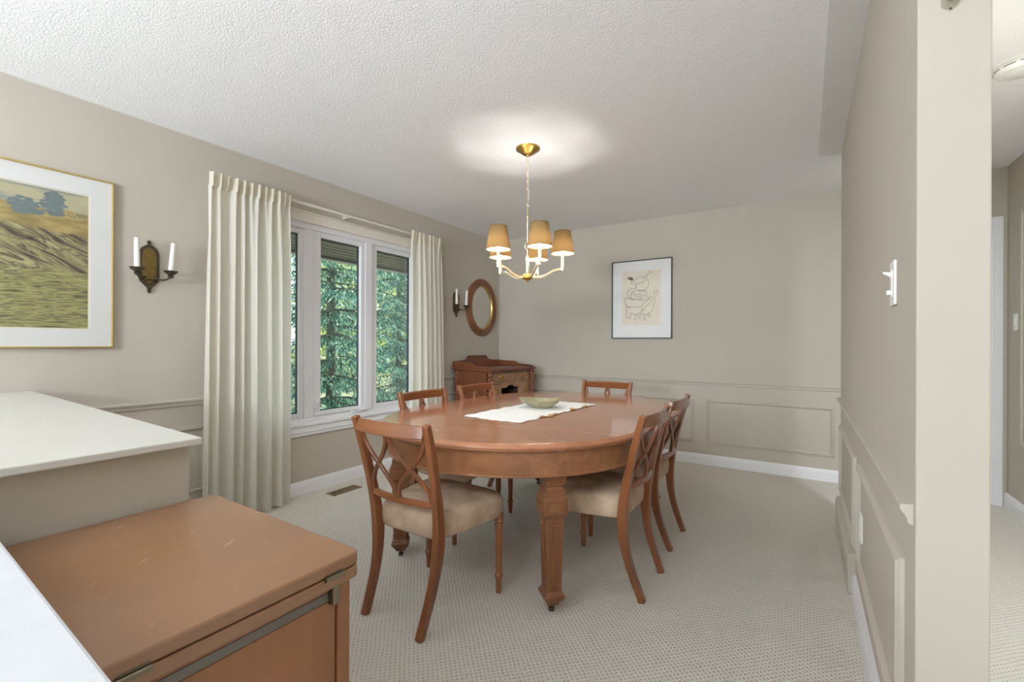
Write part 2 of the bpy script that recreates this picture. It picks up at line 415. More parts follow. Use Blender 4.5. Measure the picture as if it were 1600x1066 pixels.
# ---- window
w = thing('window_1', 'white three-pane window with centre casement and deep sill', 'window', (XL,2.38,WZ0)); w['kind'] = 'structure'
gx = XL-.055
YA = [(1.50,2.04),(2.11,2.61),(2.68,3.26)]; ZB, ZT = .535, 2.085
b = B().box(XL-.075,XL-.004,1.50,3.26,ZB-.03,.572).box(XL-.075,XL-.004,1.50,3.26,2.035,ZT)
b.box(XL-.075,XL-.004,1.50,1.545,.572,2.035).box(XL-.075,XL-.004,3.215,3.26,.572,2.035)
b.box(XL-.075,XL-.004,2.038,2.112,.572,2.035).box(XL-.075,XL-.004,2.608,2.682,.572,2.035)
b.build('window_frame', WHITE2, w, True, smooth=0, bevel=.004)
PN = [(1.60,2.00),(2.18,2.565),(2.746,3.16)]
fr = [(1.545,2.038),(2.112,2.608),(2.682,3.215)]
for i, ((y0,y1),(f0,f1)) in enumerate(zip(PN, fr)):
    z0, z1 = .612, 1.992
    x0, x1 = (XL-.066, XL-.012) if i == 1 else (XL-.066, XL-.022)
    b = B().box(x0,x1,f0,y0,.572,2.035).box(x0,x1,y1,f1,.572,2.035).box(x0,x1,y0,y1,.572,z0).box(x0,x1,y0,y1,z1,2.035)
    if i == 1: b.box(x1,x1+.008,f0+.012,f1-.012,.58,.60)
    s_ = b.build('sash', WHITE2, w, True, smooth=0, bevel=.004)
    g = .007
    b = B().box(gx-.004,gx+.012,y0,y0+g,z0,z1).box(gx-.004,gx+.012,y1-g,y1,z0,z1).box(gx-.004,gx+.012,y0,y1,z0,z0+g).box(gx-.004,gx+.012,y0,y1,z1-g,z1)
    b.build('gasket', GASKET, s_, True, smooth=0)
    B().box(gx-.003,gx+.003,y0,y1,z0,z1).build('pane', PANE, s_, True, smooth=0)
b = B().box(XL,XL+.02,1.44,3.33,2.078,2.148).box(XL,XL+.03,1.43,3.34,2.148,2.158).box(XL,XL+.02,1.43,1.5,.5,2.08).box(XL,XL+.02,3.26,3.33,.5,2.08)
b.build('window_casing', CREAM, w, True, smooth=0, bevel=.003)
b = B().box(XL-.02,XL+.032,1.42,3.34,.516,.540).box(XL,XL+.020,1.43,3.33,.478,.518).box(XL,XL+.026,1.425,3.335,.470,.482).box(XL,XL+.017,1.43,3.33,.443,.472).box(XL-.02,XL+.012,1.50,3.26,.538,.565)
b.build('window_sill', WHITE, w, True, smooth=0, bevel=.004)
b = B().box(XL-.012,XL+.004,2.128,2.150,.64,.70).tube([(XL+.004,2.139,.675),(XL+.018,2.139,.685),(XL+.026,2.139,.72),(XL+.022,2.139,.75)],[.007,.007,.006,.005],8)
b.build('window_lock', WHITE2, w, True, bevel=.002)
b = B().box(XL-.01,XL+.022,2.55,2.625,.566,.59).tube([(XL+.022,2.60,.582),(XL+.036,2.56,.584),(XL+.034,2.47,.578),(XL+.03,2.44,.578)],[.006,.006,.006,.008],8)
b.build('window_crank', WHITE2, w, True, bevel=.003)

# ---- eave outside (part of the house)
b = B().box(XL-.73,XL-.15,-1.0,6.2,2.0,2.03)
for k in range(1,6): b.box(XL-.15-k*.11,XL-.145-k*.11,-1.0,6.2,1.994,2.0)
struct(b.build('trim_%d' % (tn[0]+1), SOFFIT, smooth=0), 'taupe roof soffit outside above the window', 'trim')
struct(B().box(XL-.75,XL-.73,-1.0,6.2,1.965,2.16).box(XL-.73,XL-.68,-1.0,6.2,1.965,1.978).build('trim_%d' % (tn[0]+2), FASCIA, smooth=0), 'pale fascia board at the outer edge of the roof soffit', 'trim')
struct(B().box(-40,XL-.15,-30,45,-.5,-.35).build('ground_outside', GRASS, smooth=0), 'sunlit lawn outside the window', 'lawn')

# ------------------------------------------------------------------ counter, ledge, cabinet (foreground)
c = thing('counter', 'cream counter top on a beige half wall, left of the wooden cabinet', 'counter', (-2.2,.1,0))
B().prism([(-1.284,.02),(-1.289,.536),(XL+.001,.582),(XL+.001,-.4),(-1.28,-.4)], .892, .910).build('countertop', COUNTER, c, True, smooth=0, bevel=.003)
B().prism([(-1.325,-.38),(-1.325,.520),(XL+.001,.566),(XL+.001,-.38)], 0, .892).build('half_wall', WALL, c, True, smooth=0)
c = thing('ledge', 'white ledge cap in the lower left corner, in front of the wooden cabinet', 'ledge', (-.87,-.05,0))
B().prism([(-.43,-.25),(-.44,.1385),(-1.279,.152),(-1.279,-.25)], .83, .86).build('ledge_cap', LEDGE, c, True, smooth=0, bevel=.004)
B().prism([(-.47,-.22),(-.47,.11),(-1.279,.118),(-1.279,-.22)], 0, .83).build('half_wall', WALL, c, True, smooth=0)

c = thing('cabinet', 'low maple cabinet with a hinged fold-over top beside the cream counter', 'cabinet', (-1.02,.37,0))
def rrect(x0,x1,y0,y1,r,n=5):
    p = []
    for cx,cy,a in ((x1-r,y1-r,0),(x0+r,y1-r,PI/2),(x0+r,y0+r,PI),(x1-r,y0+r,1.5*PI)):
        p += [(cx+r*cos(a+PI/2*k/n), cy+r*sin(a+PI/2*k/n)) for k in range(n+1)]
    return p
top_p = rrect(-1.318,-.722,.168,.577,.02)
ct = B().prism(top_p, .7265, .750).build('top_leaf', CABW, c, True, bevel=.004)
B().prism(rrect(-1.318,-.722,.168,.577,.02), .702, .7245).build('lower_leaf', CABW, c, True, bevel=.003)
B().box(-1.305,-.76,.182,.562,0,.702).build('carcass', CABV, c, True, smooth=0, bevel=.002)
b = B().box(-.76,-.742,.538,.566,0,.702).box(-.76,-.742,.180,.206,0,.702)
b.build('stile', CABV, c, True, smooth=0, bevel=.002)
B().box(-.76,-.7455,.2085,.5355,.05,.668).build('front_panel', CABV, c, True, smooth=0, bevel=.0015)
B().box(-.76,-.7435,.206,.522,.6705,.686).build('sliding_track', STEEL, c, True, smooth=0)
B().box(-.758,-.744,.206,.5375,.687,.702).build('upper_rail', CABV, c, True, smooth=0)
b = B().box(-.748,-.730,.520,.536,.664,.700)
b.build('track_stop', STEELD, c, True, smooth=0, bevel=.003)
for y in (.515,.222):
    b = B().tube([(-.7185,y-.019,.7255),(-.7185,y+.019,.7255)],.0042,10)
    b.box(-.7225,-.7205,y-.018,y+.018,.7185,.7325)
    b.build('hinge', STEELD, c, True)

# ------------------------------------------------------------------ dining table
TX, TY = -1.378, 2.487; TR, TL = .737, .335
def stadium(r, n=40):
    p = []
    for k in range(n+1): a = PI*k/n; p.append((TX+r*cos(a), TY+TL+r*sin(a)))
    for k in range(n+1): a = PI+PI*k/n; p.append((TX+r*cos(a), TY-TL+r*sin(a)))
    return p
t = thing('dining_table', 'oval mahogany extension dining table on four heavy square legs', 'table', (TX,TY,0))
prof = [(-.030,.709),(-.014,.711),(-.008,.716),(-.010,.719),(-.003,.722),(0,.728),(-.001,.734),(-.005,.738),(-.011,.740),(-.013,.7425),(-.018,.7445),(-.026,.745)]
B().rings([[(x,y,z) for x,y in stadium(TR+dr)] for dr,z in prof]).build('tabletop', TABLEW, t, True, smooth=30)
ao, ai = TR-.034, TR-.062
rs = [(ai,.600),(ao+.004,.600),(ao+.006,.604),(ao+.005,.609),(ao,.612),(ao,.709),(ai,.709),(ai,.600)]
b = B().rings([[(x,y,z) for x,y in stadium(r)] for r,z in rs], False, False)
b.build('apron', APRONW, t, True, smooth=30)
def table_leg(px, py, rot):
    def sq(h, z, ch=0):
        ps = [(-h,-h),(h,-h),(h,h),(-h,h)]
        return [(px+x*cos(rot)-y*sin(rot), py+x*sin(rot)+y*cos(rot), z) for x,y in ps]
    pr = [(.012,.028),(.024,.034),(.030,.048),(.040,.062),(.0465,.074),(.0465,.080),(.042,.086),(.039,.094),(.034,.100),(.0345,.115),(.0415,.405),(.0465,.418),(.0535,.428),(.0535,.492),(.049,.500),(.049,.503),(.0445,.505),(.0445,.530),(.037,.536),(.037,.548),(.042,.551),(.042,.562),(.046,.565),(.046,.576),(.049,.579),(.049,.600),(.049,.64)]
    lg = B().rings([sq(h,z) for h,z in pr]).build('leg', LEGW, t, True, smooth=0, bevel=.0025)
    b = B()
    for k in range(4):
        a = rot+k*PI/2; n = Vector((cos(a),sin(a),0)); u = Vector((-sin(a),cos(a),0)); P = Vector((px,py,0))
        def plate(z0, h0, w0, z1, h1, w1, d):
            q = []
            for s_ in (-1,1):
                for (z,h,w_) in ((z0,h0,w0),(z1,h1,w1)):
                    q.append((z,h,w_,s_))
            v = []
            for dd in (-.003, d):
                v += [P+n*(h0+dd)-u*w0+Vector((0,0,z0)), P+n*(h0+dd)+u*w0+Vector((0,0,z0)), P+n*(h1+dd)+u*w1+Vector((0,0,z1)), P+n*(h1+dd)-u*w1+Vector((0,0,z1))]
            b.add(v, [(3,2,1,0),(4,5,6,7),(0,1,5,4),(1,2,6,5),(2,3,7,6),(3,0,4,7)])
        plate(.135,.0350,.017,.392,.0412,.021,.0035)
        plate(.150,.0350,.008,.376,.0412,.011,.0060)
        plate(.436,.0535,.042,.484,.0535,.042,.0035)
        plate(.444,.0535,.034,.476,.0535,.034,.0065)
        plate(.102,.0345,.012,.118,.0350,.012,.006)
    b.build('carved_panel', LEGW, lg, True, smooth=0, bevel=.001)
    B().lathe([(.009,.0),(.013,.003),(.014,.010),(.013,.017),(.007,.020),(.007,.030)],(px,py,0),12).build('caster', BRONZE, lg, True)
for sx, sy in ((1,-1),(-1,-1),(1,1),(-1,1)):
    table_leg(TX+sx*.462, TY+sy*.757, math.atan2(sy*.42, sx*.462))

# runner, bowl
def run_pt(u, v):
    A = Vector((-1.598,1.969)); Bq = Vector((-1.22,1.956)); Cq = Vector((-1.18,2.853)); D = Vector((-1.588,2.872))
    p = (A*(1-u)+Bq*u)*(1-v)+(D*(1-u)+Cq*u)*v
    e = max(0, abs(u-.5)*2-.9)*10
    p = p+Vector((.006*sin(v*46)*e*(1 if u>.5 else -1), .005*sin(u*34)*max(0,abs(v-.5)*2-.92)*12))
    z = .7462+.0012*(sin(u*9+v*7)+1)+.002*e*(sin(v*31)+1)*.5
    return (p.x,p.y,z)
r = B().grid(run_pt, 40, 80).build('table_runner', LINEN, None, (-1.4,2.41,.745), solid=.0012)
tag(r, 'white linen runner laid lengthwise on the dining table', 'table runner')
def edge_piece(v0, v1, w):
    b = B()
    def fn(u, v):
        vv = v0+(v1-v0)*v; p = run_pt(1, vv); k = sin(PI*v)
        return (p[0]-.012+u*w*k+.008*k*sin(v*18), p[1], p[2]+.0018+.010*k*sin(u*PI)*abs(sin(v*9)))
    return b.grid(fn, 6, 20)
for v0, v1, w_ in ((.20,.44,.034),(.60,.68,.022),(.80,.86,.018)):
    edge_piece(v0,v1,w_).build('embroidered_edge', THREAD, r, True, solid=.001)
bo = (-1.405,2.50,.7495)
def bowl_r(a, t):
    k = 1+.07*cos(2*(a-.5))+.03*sin(3*a+.6)+.04*cos(5*a)*t
    k += .16*max(0,cos(a-PI*1.08))**14*t
    return .123*k
bp = [(0,.0),(.36,.0),(.42,.004),(.60,.014),(.82,.031),(.97,.050),(1.0,.0535),(.975,.0525),(.93,.047),(.78,.031),(.55,.016),(.25,.009),(0,.008)]
rs = []
for f_, z in bp:
    rs.append([(bo[0]+bowl_r(2*PI*i/48,f_)*max(f_,.001)*cos(2*PI*i/48), bo[1]+bowl_r(2*PI*i/48,f_)*max(f_,.001)*sin(2*PI*i/48), bo[2]+z*(1+.10*sin(2*(2*PI*i/48)+1)*f_)) for i in range(48)])
o = B().rings(rs).build('bowl', BOWLM, None, bo, smooth=60)
tag(o, 'shallow olive-green glazed pottery bowl on the white runner', 'bowl')

# ------------------------------------------------------------------ chairs
ZT_ = .842
YST = [(0,0),(.05,.020),(.10,.039),(.16,.060),(.22,.074),(.28,.083),(.34,.087),(.40,.084),(.46,.077),(.55,.060),(.65,.037),(.75,.012),(.80,-.002),(.842,-.016)]
XST = [(0,.158),(.2,.168),(.36,.179),(.5,.187),(.7,.199),(.842,.206)]
def sp(tab, z):   # smooth interpolation
    return (interp(tab,z-.03)+2*interp(tab,z)+interp(tab,z+.03))/4
def back_pt(k, z, off=0):
    """k in -1..1 across the back"""
    x = sp(XST,z); y = sp(YST,z)
    return Vector((k*x, y-.030*(1-k*k)+off, z))
def make_chair(label):
    root = thing('dining_chair', label, 'chair')
    n = 30
    for sx in (-1,1):
        path = []; wd = []; dp = []
        for i in range(n+1):
            z = ZT_*i/n
            path.append((sx*sp(XST,z), sp(YST,z) if 0 < i < n else interp(YST,z), z))
            wd.append(interp([(0,.030),(.3,.033),(.5,.031),(.838,.029)],z))
            dp.append(interp([(0,.030),(.2,.036),(.34,.048),(.45,.042),(.6,.034),(.838,.028)],z))
        nb = [Vector((0,1,0))]*len(path)
        B().bar(path, nb, wd, dp).build('leg', CHAIRW, root, None, bevel=.004)
    # top rail
    path = [back_pt(k/12*.93, .809, 0) for k in range(-12,13)]
    hh = [.056-.006*abs(k/12)**3 for k in range(-12,13)]
    B().bar(path, (0,.25,1), .021, hh).build('top_rail', CHAIRH, root, None, bevel=.004)
    path = [back_pt(k/12*.93, .508, .002) for k in range(-12,13)]
    B().bar(path, (0,.3,1), .021, .027).build('lower_rail', CHAIRH, root, None, bevel=.004)
    # crossed ogee splats
    for sx in (-1,1):
        for kind in (0,1):
            path = []; nb = []
            m = 26
            for i in range(m+1):
                t_ = i/m; z = .787-(.787-.516)*t_
                e = .5-.5*cos(PI*min(1,max(0,t_*1.06-.03)))
                lo, hi = .045, .885
                k = (lo+(hi-lo)*e) if kind == 0 else (hi-(hi-lo)*e)
                path.append(back_pt(sx*k, z, .0 if kind == 0 else .0015)); nb.append(Vector((0,1,.28)))
            B().bar(path, nb, .0165, .015).build('cross_splat', CHAIRW, root, None, bevel=.003)
    # upholstered seat
    def outline(ins, z, m=72):
        r = []
        for i in range(m):
            a = 2*PI*i/m; c_, s_ = cos(a), sin(a); e = 2/7
            u = math.copysign(abs(c_)**e, c_); v = math.copysign(abs(s_)**e, s_)
            y = .287+v*(.205-ins)
            hw = .176+(.246-.176)*((y-.08)/.41)-ins
            yy = y+(.014*(1-u*u) if v > 0 else 0)*max(0,v)
            r.append((u*hw, yy, z))
        return r
    lay = [(.012,.356),(.003,.358),(-.001,.366),(-.004,.392),(-.004,.424),(-.001,.440),(.005,.451),(.014,.459),(.030,.465),(.06,.470),(.10,.474),(.14,.476),(.17,.477)]
    B().rings([outline(i,z) for i,z in lay]).build('seat', SEAT, root, None, smooth=60)
    for sx in (-1,1):
        p = [(.0095,0),(.0125,.004),(.0150,.060),(.0150,.070),(.0195,.074),(.0205,.080),(.0195,.086),(.0145,.092),(.0150,.098),(.0190,.300),(.0190,.312),(.0215,.314),(.0215,.320),(.0190,.323),(.0190,.330),(.0215,.333),(.0215,.339),(.0190,.342),(.0195,.372)]
        lg = B().lathe(p,(sx*.219,.452,0),18).build('leg', CHAIRW, root, None, smooth=40)
    return root
def feet(x, y, rz): return (x, y, 0), rz
ch = make_chair('dining chair nearest the camera, back turned, at the near end of the table')
ch.location = (-1.405,1.268,0); ch['group'] = 'dining chairs around the oval table'
dup(ch, (-.604,2.163,0), PI/2, 'nearer of the two dining chairs on the hallway side of the table')
dup(ch, (-.626,2.752,0), PI/2, 'farther of the two dining chairs on the hallway side of the table')
dup(ch, (-2.13,2.205,0), -PI/2, 'dining chair on the window side of the table in front of the right curtain')
dup(ch, (-2.135,2.795,0), -PI/2, 'dining chair on the window side of the table in front of the small desk')
dup(ch, (-1.405,3.625,0), PI, 'dining chair at the far end of the table facing the camera')

# ------------------------------------------------------------------ desk in the corner
d = thing('washstand_desk', 'small antique walnut desk with turned corner posts and raised gallery in the corner', 'desk', (-3.165,3.70,0), radians(-7))
W, D = .74, .555
B().box(0,D,0,W,.876,.90).box(.012,D-.012,.012,W-.012,.866,.878).build('desk_top', DESKW, d, None, smooth=0, bevel=.004)
# gallery: back board with raised centre, S-curved side wings
bp = [(0,.90),(0,.965),(.14,.972),(.205,.985),(.215,1.010),(.235,1.024),(.505,1.024),(.525,1.010),(.535,.985),(.60,.972),(W,.965),(W,.90)]
B().extr([(y,z) for y,z in bp][::-1], 0, .0, .018).build('gallery_back', DESKW, d, None, smooth=0, bevel=.002)
wp = [(.018,.90),(.018,.963),(.25,.958),(.285,.952),(.30,.938),(.33,.930),(.50,.922),(.53,.912),(.545,.90)]
for y0 in (.004,W-.020):
    B().extr(wp[::-1], 1, y0, y0+.016).build('gallery_side', DESKW, d, None, smooth=0, bevel=.002)
B().box(.015,D-.075,.02,.038,.09,.866).build('side_panel', DESKW, d, None, smooth=0)
B().box(.015,D-.075,W-.038,W-.02,.09,.866).build('side_panel', DESKW, d, None, smooth=0)
B().box(.0,.018,.03,W-.03,.09,.866).build('back_panel', DARKIN, d, None, smooth=0)
fx = D-.05
b = B().box(fx-.02,fx,.05,W-.05,.848,.868).box(fx-.02,fx,.05,W-.05,.742,.764).box(fx-.02,fx,W/2-.022,W/2+.022,.75,.86)
for y0 in (.045,.205,W-.205-.022,W-.045-.022): b.box(fx-.02,fx,y0,y0+.022,.09,.86)
b.build('front_frame', DESKF, d, None, smooth=0, bevel=.002)
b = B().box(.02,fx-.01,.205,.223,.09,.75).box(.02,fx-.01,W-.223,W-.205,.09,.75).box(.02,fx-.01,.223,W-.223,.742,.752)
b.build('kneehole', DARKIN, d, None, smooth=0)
ap = [(.225,.744),(.225,.700),(.245,.690),(.265,.700),(.285,.690),(.315,.704),(.345,.722),(.37,.712),(.395,.722),(.425,.704),(.455,.690),(.475,.700),(.495,.690),(.515,.700),(.515,.744)]
B().extr(ap, 0, fx-.016, fx+.003).build('scalloped_apron', DESKF, d, None, smooth=0, bevel=.0015)
def pull(parent, y, z, s=1):
    b = B().lathe([(.018*s,0),(.017*s,.003),(.006,.005),(.006,.012),(0,.013)],(fx+.010,y,z),10,axis='x')
    b.tube([(fx+.018,y-.016*s,z+.002),(fx+.027,y-.014*s,z-.008*s),(fx+.029,y,z-.014*s),(fx+.027,y+.014*s,z-.008*s),(fx+.018,y+.016*s,z+.002)],.0028,6)
    b.build('bail_pull', BRASSD, parent, None)
for y0, y1 in ((.07,W/2-.024),(W/2+.024,W-.07)):
    dr = B().box(fx-.3,fx+.008,y0,y1,.767,.845).build('drawer', DESKF, d, None, smooth=0, bevel=.003)
    pull(dr, (y0+y1)/2, .812, 1.5)
for y0, y1 in ((.069,.203),(W-.203,W-.069)):
    for z0, z1 in ((.575,.738),(.36,.570),(.10,.355)):
        dr = B().box(fx-.25,fx+.006,y0,y1,z0,z1).build('drawer', DESKF, d, None, smooth=0, bevel=.003)
        pull(dr, (y0+y1)/2, (z0+z1)/2+.01, 1.4)
for x0, y0 in ((D-.035,.03),(D-.035,W-.03),(.035,.03),(.035,W-.03)):
    pr = [(.020,.0),(.026,.02),(.026,.045),(.018,.06),(.024,.07)] + [(.0225,.08+.76*k/190) for k in range(191)] + [(.027,.845),(.027,.866)]
    B().lathe(pr,(x0,y0,0),16,tw=(.28,1,150)).build('turned_post', DESKV, d, None, smooth=60)

# ------------------------------------------------------------------ chandelier
CX, CY = -1.535, 2.546
c = thing('chandelier', 'champagne brass five-arm chandelier with gold fabric shades on a chain', 'chandelier', (CX,CY,H))
B().lathe([(.0,2.386),(.010,2.386),(.012,2.396),(.030,2.398),(.046,2.408),(.068,2.426),(.079,2.431),(.081,2.440),(.0,2.440)],(CX,CY,0),32).build('canopy', BRASSD, c, True)
b = B(); z = 2.385; k = 0
while z > 2.03:
    pts = []
    for i in range(12):
        a = 2*PI*i/12; q = (.0075*cos(a), .0155*sin(a))
        pts.append((CX+(q[0] if k % 2 == 0 else 0), CY+(0 if k % 2 == 0 else q[0]), z-.0155+q[1]))
    b.tube(pts, .0019, 6, True); z -= .0255; k += 1
b.build('chain', BRASS, c, True)
B().tube([(CX+.006,CY+.004,2.39),(CX-.007,CY-.003,2.27),(CX+.007,CY+.002,2.16),(CX-.004,CY,2.0)],.0016,6).build('cord', CREAM, c, True)
b = B().lathe([(.006,2.03),(.006,2.0),(.0085,1.995),(.0085,1.985),(.0055,1.98),(.0055,1.82),(.010,1.815)][::-1],(CX,CY,0),14)
b.tube([(CX+.018*cos(a)*.84,CY+.018*cos(a)*.54,1.795+.021*sin(a)) for a in [2*PI*i/16 for i in range(16)]],.0045,8,True)
b.lathe([(.007,1.775),(.007,1.735),(.0115,1.73),(.0125,1.60),(.02,1.598)][::-1],(CX,CY,0),16)
b.build('stem', BRASS, c, True)
b = B().lathe([(.0,1.553),(.006,1.557),(.007,1.564),(.004,1.569),(.012,1.572),(.026,1.578),(.034,1.586),(.035,1.604),(.030,1.612),(.0,1.613)],(CX,CY,0),24)
b.build('hub', BRASSD, c, True)
YAW = .5763
for k in range(5):
    a = YAW+radians(-1.2)+2*PI*k/5; dr = Vector((cos(a),sin(a),0)); P = Vector((CX,CY,0))
    prof = catmull([(.03,1.595),(.075,1.590),(.12,1.605),(.165,1.632),(.20,1.641),(.238,1.642)],5)
    path = [P+dr*q[0]+Vector((0,0,q[1])) for q in [(p.x,p.y) for p in [Vector((t_[0],t_[1],0)) if len(t_)==2 else t_ for t_ in prof]]]
    B().bar(path, Vector((0,0,1)), .0115, .0155).build('arm', BRASS, c, True, bevel=.0015)
    q = P+dr*.230
    lt = B().lathe([(.0105,1.634),(.0105,1.655),(.0125,1.658),(.0125,1.664),(.0105,1.667),(.0100,1.668),(.0100,1.752),(.0,1.752)],(q.x,q.y,0),14).build('candle_sleeve', CREAM, c, True)
    sb = B(); nn = 40
    sb.rings([[(q.x+r_*cos(2*PI*i/nn),q.y+r_*sin(2*PI*i/nn),z_) for i in range(nn)] for r_,z_ in ((.0765,1.747),(.0535,1.893))], False, False)
    sh = sb.build('lamp_shade', SHADE, c, True)
    tb = B()
    for r_, z_ in ((.0765,1.7475),(.0535,1.8925)):
        tb.tube([(q.x+r_*cos(2*PI*i/nn),q.y+r_*sin(2*PI*i/nn),z_) for i in range(nn)],.0014,6,True)
    sa = a+2.2
    tb.bar([(q.x+.0770*cos(sa),q.y+.0770*sin(sa),1.748),(q.x+.0540*cos(sa),q.y+.0540*sin(sa),1.892)], Vector((cos(sa),sin(sa),0)), .006, .0012)
    tb.build('shade_binding', SHADEIN, sh, True)
    bb = B().lathe([(.004,1.750),(.010,1.758),(.016,1.774),(.016,1.784),(.010,1.800),(.0,1.808)],(q.x,q.y,0),12)
    bb.build('bulb', BULB, lt, True, smooth=60)
# ------------------------------------------------------------------ curtains and rod
def make_curtain(name, label, yt0, yt1, yb0, yb1, npl, xo, seed):
    rnd = random.Random(seed)
    ph = [rnd.uniform(0,6.28) for _ in range(6)]; zt = 2.212; zp = 2.118
    # folds of uneven width and depth: knots (s, phase) and an amplitude for each fold
    ws = [rnd.uniform(.55,1.5) for _ in range(npl)]; tot = sum(ws); ks = [(0,0)]; acc = 0
    for i_, w_ in enumerate(ws): acc += w_/tot; ks.append((acc, i_+1))
    am = [(0,1)]+[(k_[0], rnd.uniform(.45,1.35)) for k_ in ks[1:]]
    sl = [(k_[0], rnd.uniform(-.5,.5)) for k_ in ks]
    nh = npl*2-3
    def phase(s_): return interp(ks, s_)*2*PI
    def soft(tab, s_): return (interp(tab,s_-.02)+interp(tab,s_)+interp(tab,s_+.02))/3
    def fold(s_, z):
        t_ = max(0,min(1,(zp-z)/1.4)); f = phase(s_)
        low = .040*soft(am,s_)*(sin(f)+.22*sin(2*f+ph[2]))+.012*sin(s_*7+ph[3])
        low += soft(sl,s_)*.012*t_
        hi = .013*sin(s_*nh*2*PI)
        e_ = t_**.55
        return low*(.30+.70*e_)+hi*(1-e_)**3
    def pt(s_, z):
        t_ = max(0,min(1,(zt-z)/zt)); w_ = t_**.7
        y0 = yt0+(yb0-yt0)*w_; y1 = yt1+(yb1-yt1)*w_
        y = y0+(y1-y0)*s_+.014*soft(am,s_)*sin(phase(s_)+1.2)*min(1,max(0,(zp-z)/.5))
        return (xo+fold(s_,z), y, z)
    root = thing(name, label, 'curtain', ((xo),(yb0+yb1)/2,0))
    pts = 300
    def body(u, v):
        z = zp*(1-v)+.012+.006*sin(u*17)*v
        return pt(u, z)
    B().grid(body, pts, 60).build('curtain_panel', CURTAIN, root, True, smooth=180)
    def hem(u, v):
        z = .012+.088*(1-v)+.006*sin(u*17); p = pt(u,z); return (p[0]+.003,p[1],p[2])
    B().grid(hem, pts, 4).build('hem', CURTAIN, root, True, smooth=180)
    def head(u, v):
        z = zt-.005*abs(sin(u*nh*PI))-(zt-zp)*v
        f = u*nh*2*PI; k = 1-v*.8
        y = yt0+(yt1-yt0)*u+.004*sin(f+1)*k
        if v > .99: p = pt(u,zp); return (p[0]+.002,p[1],zp-.002)
        base_ = fold(u,zp)
        return (xo+.002+base_*(.35+.65*v)+.014*sin(f)*k+.0075*sin(2*f+ph[4]+3*u)*k+.004*sin(5*f)*k, y, z)
    B().grid(head, pts, 10).build('pleated_heading', HEADING, root, True, smooth=180)
    return root
make_curtain('curtain', 'cream pleated curtain hanging left of the window', 1.312,1.835,1.285,1.835,7,-3.085,3)
make_curtain('curtain', 'cream pleated curtain hanging right of the window, behind the chairs', 3.015,3.425,2.985,3.50,6,-3.085,8)
c = thing('curtain_rod', 'thin cream curtain rod above the window', 'curtain rod', (-3.13,2.37,2.2))
B().tube([(-3.135,1.395,2.192),(-3.135,3.42,2.194)],.0105,12).build('rod', CREAM, c, True)
for y in (1.41,2.38,3.41):
    B().box(XL,-3.13,y-.008,y+.008,2.184,2.202).box(XL,XL+.006,y-.010,y+.010,2.178,2.208).build('bracket', CREAM, c, True, smooth=0)

# ------------------------------------------------------------------ wall pictures, sconces, mirror
def art_land():
    m = mat('landscape_print', (150,140,90), .6, coat=.0)
    t = N(m, 'ShaderNodeTexCoord'); sp_ = N(m, 'ShaderNodeSeparateXYZ'); L(m, t.outputs['Object'], sp_.inputs[0])
    def tex(vs, sc, det, stops, dist=0, rot=0):
        mp0 = N(m, 'ShaderNodeMapping'); mp0.inputs['Rotation'].default_value = (rot,0,0); L(m, t.outputs['Object'], mp0.inputs['Vector'])
        mp = N(m, 'ShaderNodeMapping'); mp.inputs['Scale'].default_value = vs; L(m, mp0.outputs['Vector'], mp.inputs['Vector'])
        n = N(m, 'ShaderNodeTexNoise', Scale=sc, Detail=det, Distortion=dist); L(m, mp.outputs['Vector'], n.inputs['Vector'])
        r = ramp(m, stops); L(m, n.outputs['Fac'], r.inputs['Fac']); return r.outputs['Color']
    sky = tex((1,1.2,5), 2.2, 5, [(.3,(98,122,128)),(.45,(150,158,146)),(.55,(196,188,148)),(.7,(170,168,136))])
    hill = tex((1,2.2,15), 2.0, 6, [(.34,(58,50,42)),(.43,(112,100,78)),(.50,(176,166,112)),(.56,(84,74,58)),(.63,(188,178,128)),(.72,(130,118,92))], .7, radians(30))
    water = tex((1,3.0,30), 2.4, 6, [(.32,(86,78,58)),(.42,(140,134,84)),(.50,(176,172,108)),(.56,(104,96,70)),(.64,(170,166,110)),(.75,(190,186,144))], .4, radians(-3))
    field = tex((1,2,8), 3, 4, [(.35,(150,128,76)),(.6,(188,166,104)),(.8,(120,110,84))])
    nz = N(m, 'ShaderNodeTexNoise', Scale=9.0, Detail=4.0); L(m, t.outputs['Object'], nz.inputs['Vector'])
    def M(op, a, b_):
        n = N(m, 'ShaderNodeMath', operation=op)
        for i, x in enumerate((a,b_)):
            if isinstance(x, (int,float)): n.inputs[i].default_value = x
            else: L(m, x, n.inputs[i])
        return n.outputs[0]
    zz = M('ADD', sp_.outputs[2], M('MULTIPLY', nz.outputs['Fac'], .05))
    zh = M('ADD', zz, M('MULTIPLY', sp_.outputs[1], .14))
    def mix(f, a, b_):
        x = N(m, 'ShaderNodeMix', data_type='RGBA'); L(m, f, x.inputs['Factor']); L(m, a, x.inputs['A']); L(m, b_, x.inputs['B']); return x.outputs['Result']
    c1 = mix(M('GREATER_THAN', sp_.outputs[2], -.065), water, hill)
    c2 = mix(M('GREATER_THAN', zh, .235), c1, field)
    c3 = mix(M('GREATER_THAN', zz, .275), c2, sky)
    L(m, c3, bsdf(m).inputs['Base Color']); return m
ARTL = art_land()
def frame_rect(run, a0, a1, z0, z1, w_, base, d0, d1):
    b = B(); lo, hi = sorted((base+d0, base+d1))
    for q in ((a0,a1,z0,z0+w_),(a0,a1,z1-w_,z1),(a0,a0+w_,z0+w_,z1-w_),(a1-w_,a1,z0+w_,z1-w_)):
        if run == 'x': b.box(q[0],q[1],lo,hi,q[2],q[3])
        else: b.box(lo,hi,q[0],q[1],q[2],q[3])
    return b
yc, zc = .15, 1.58
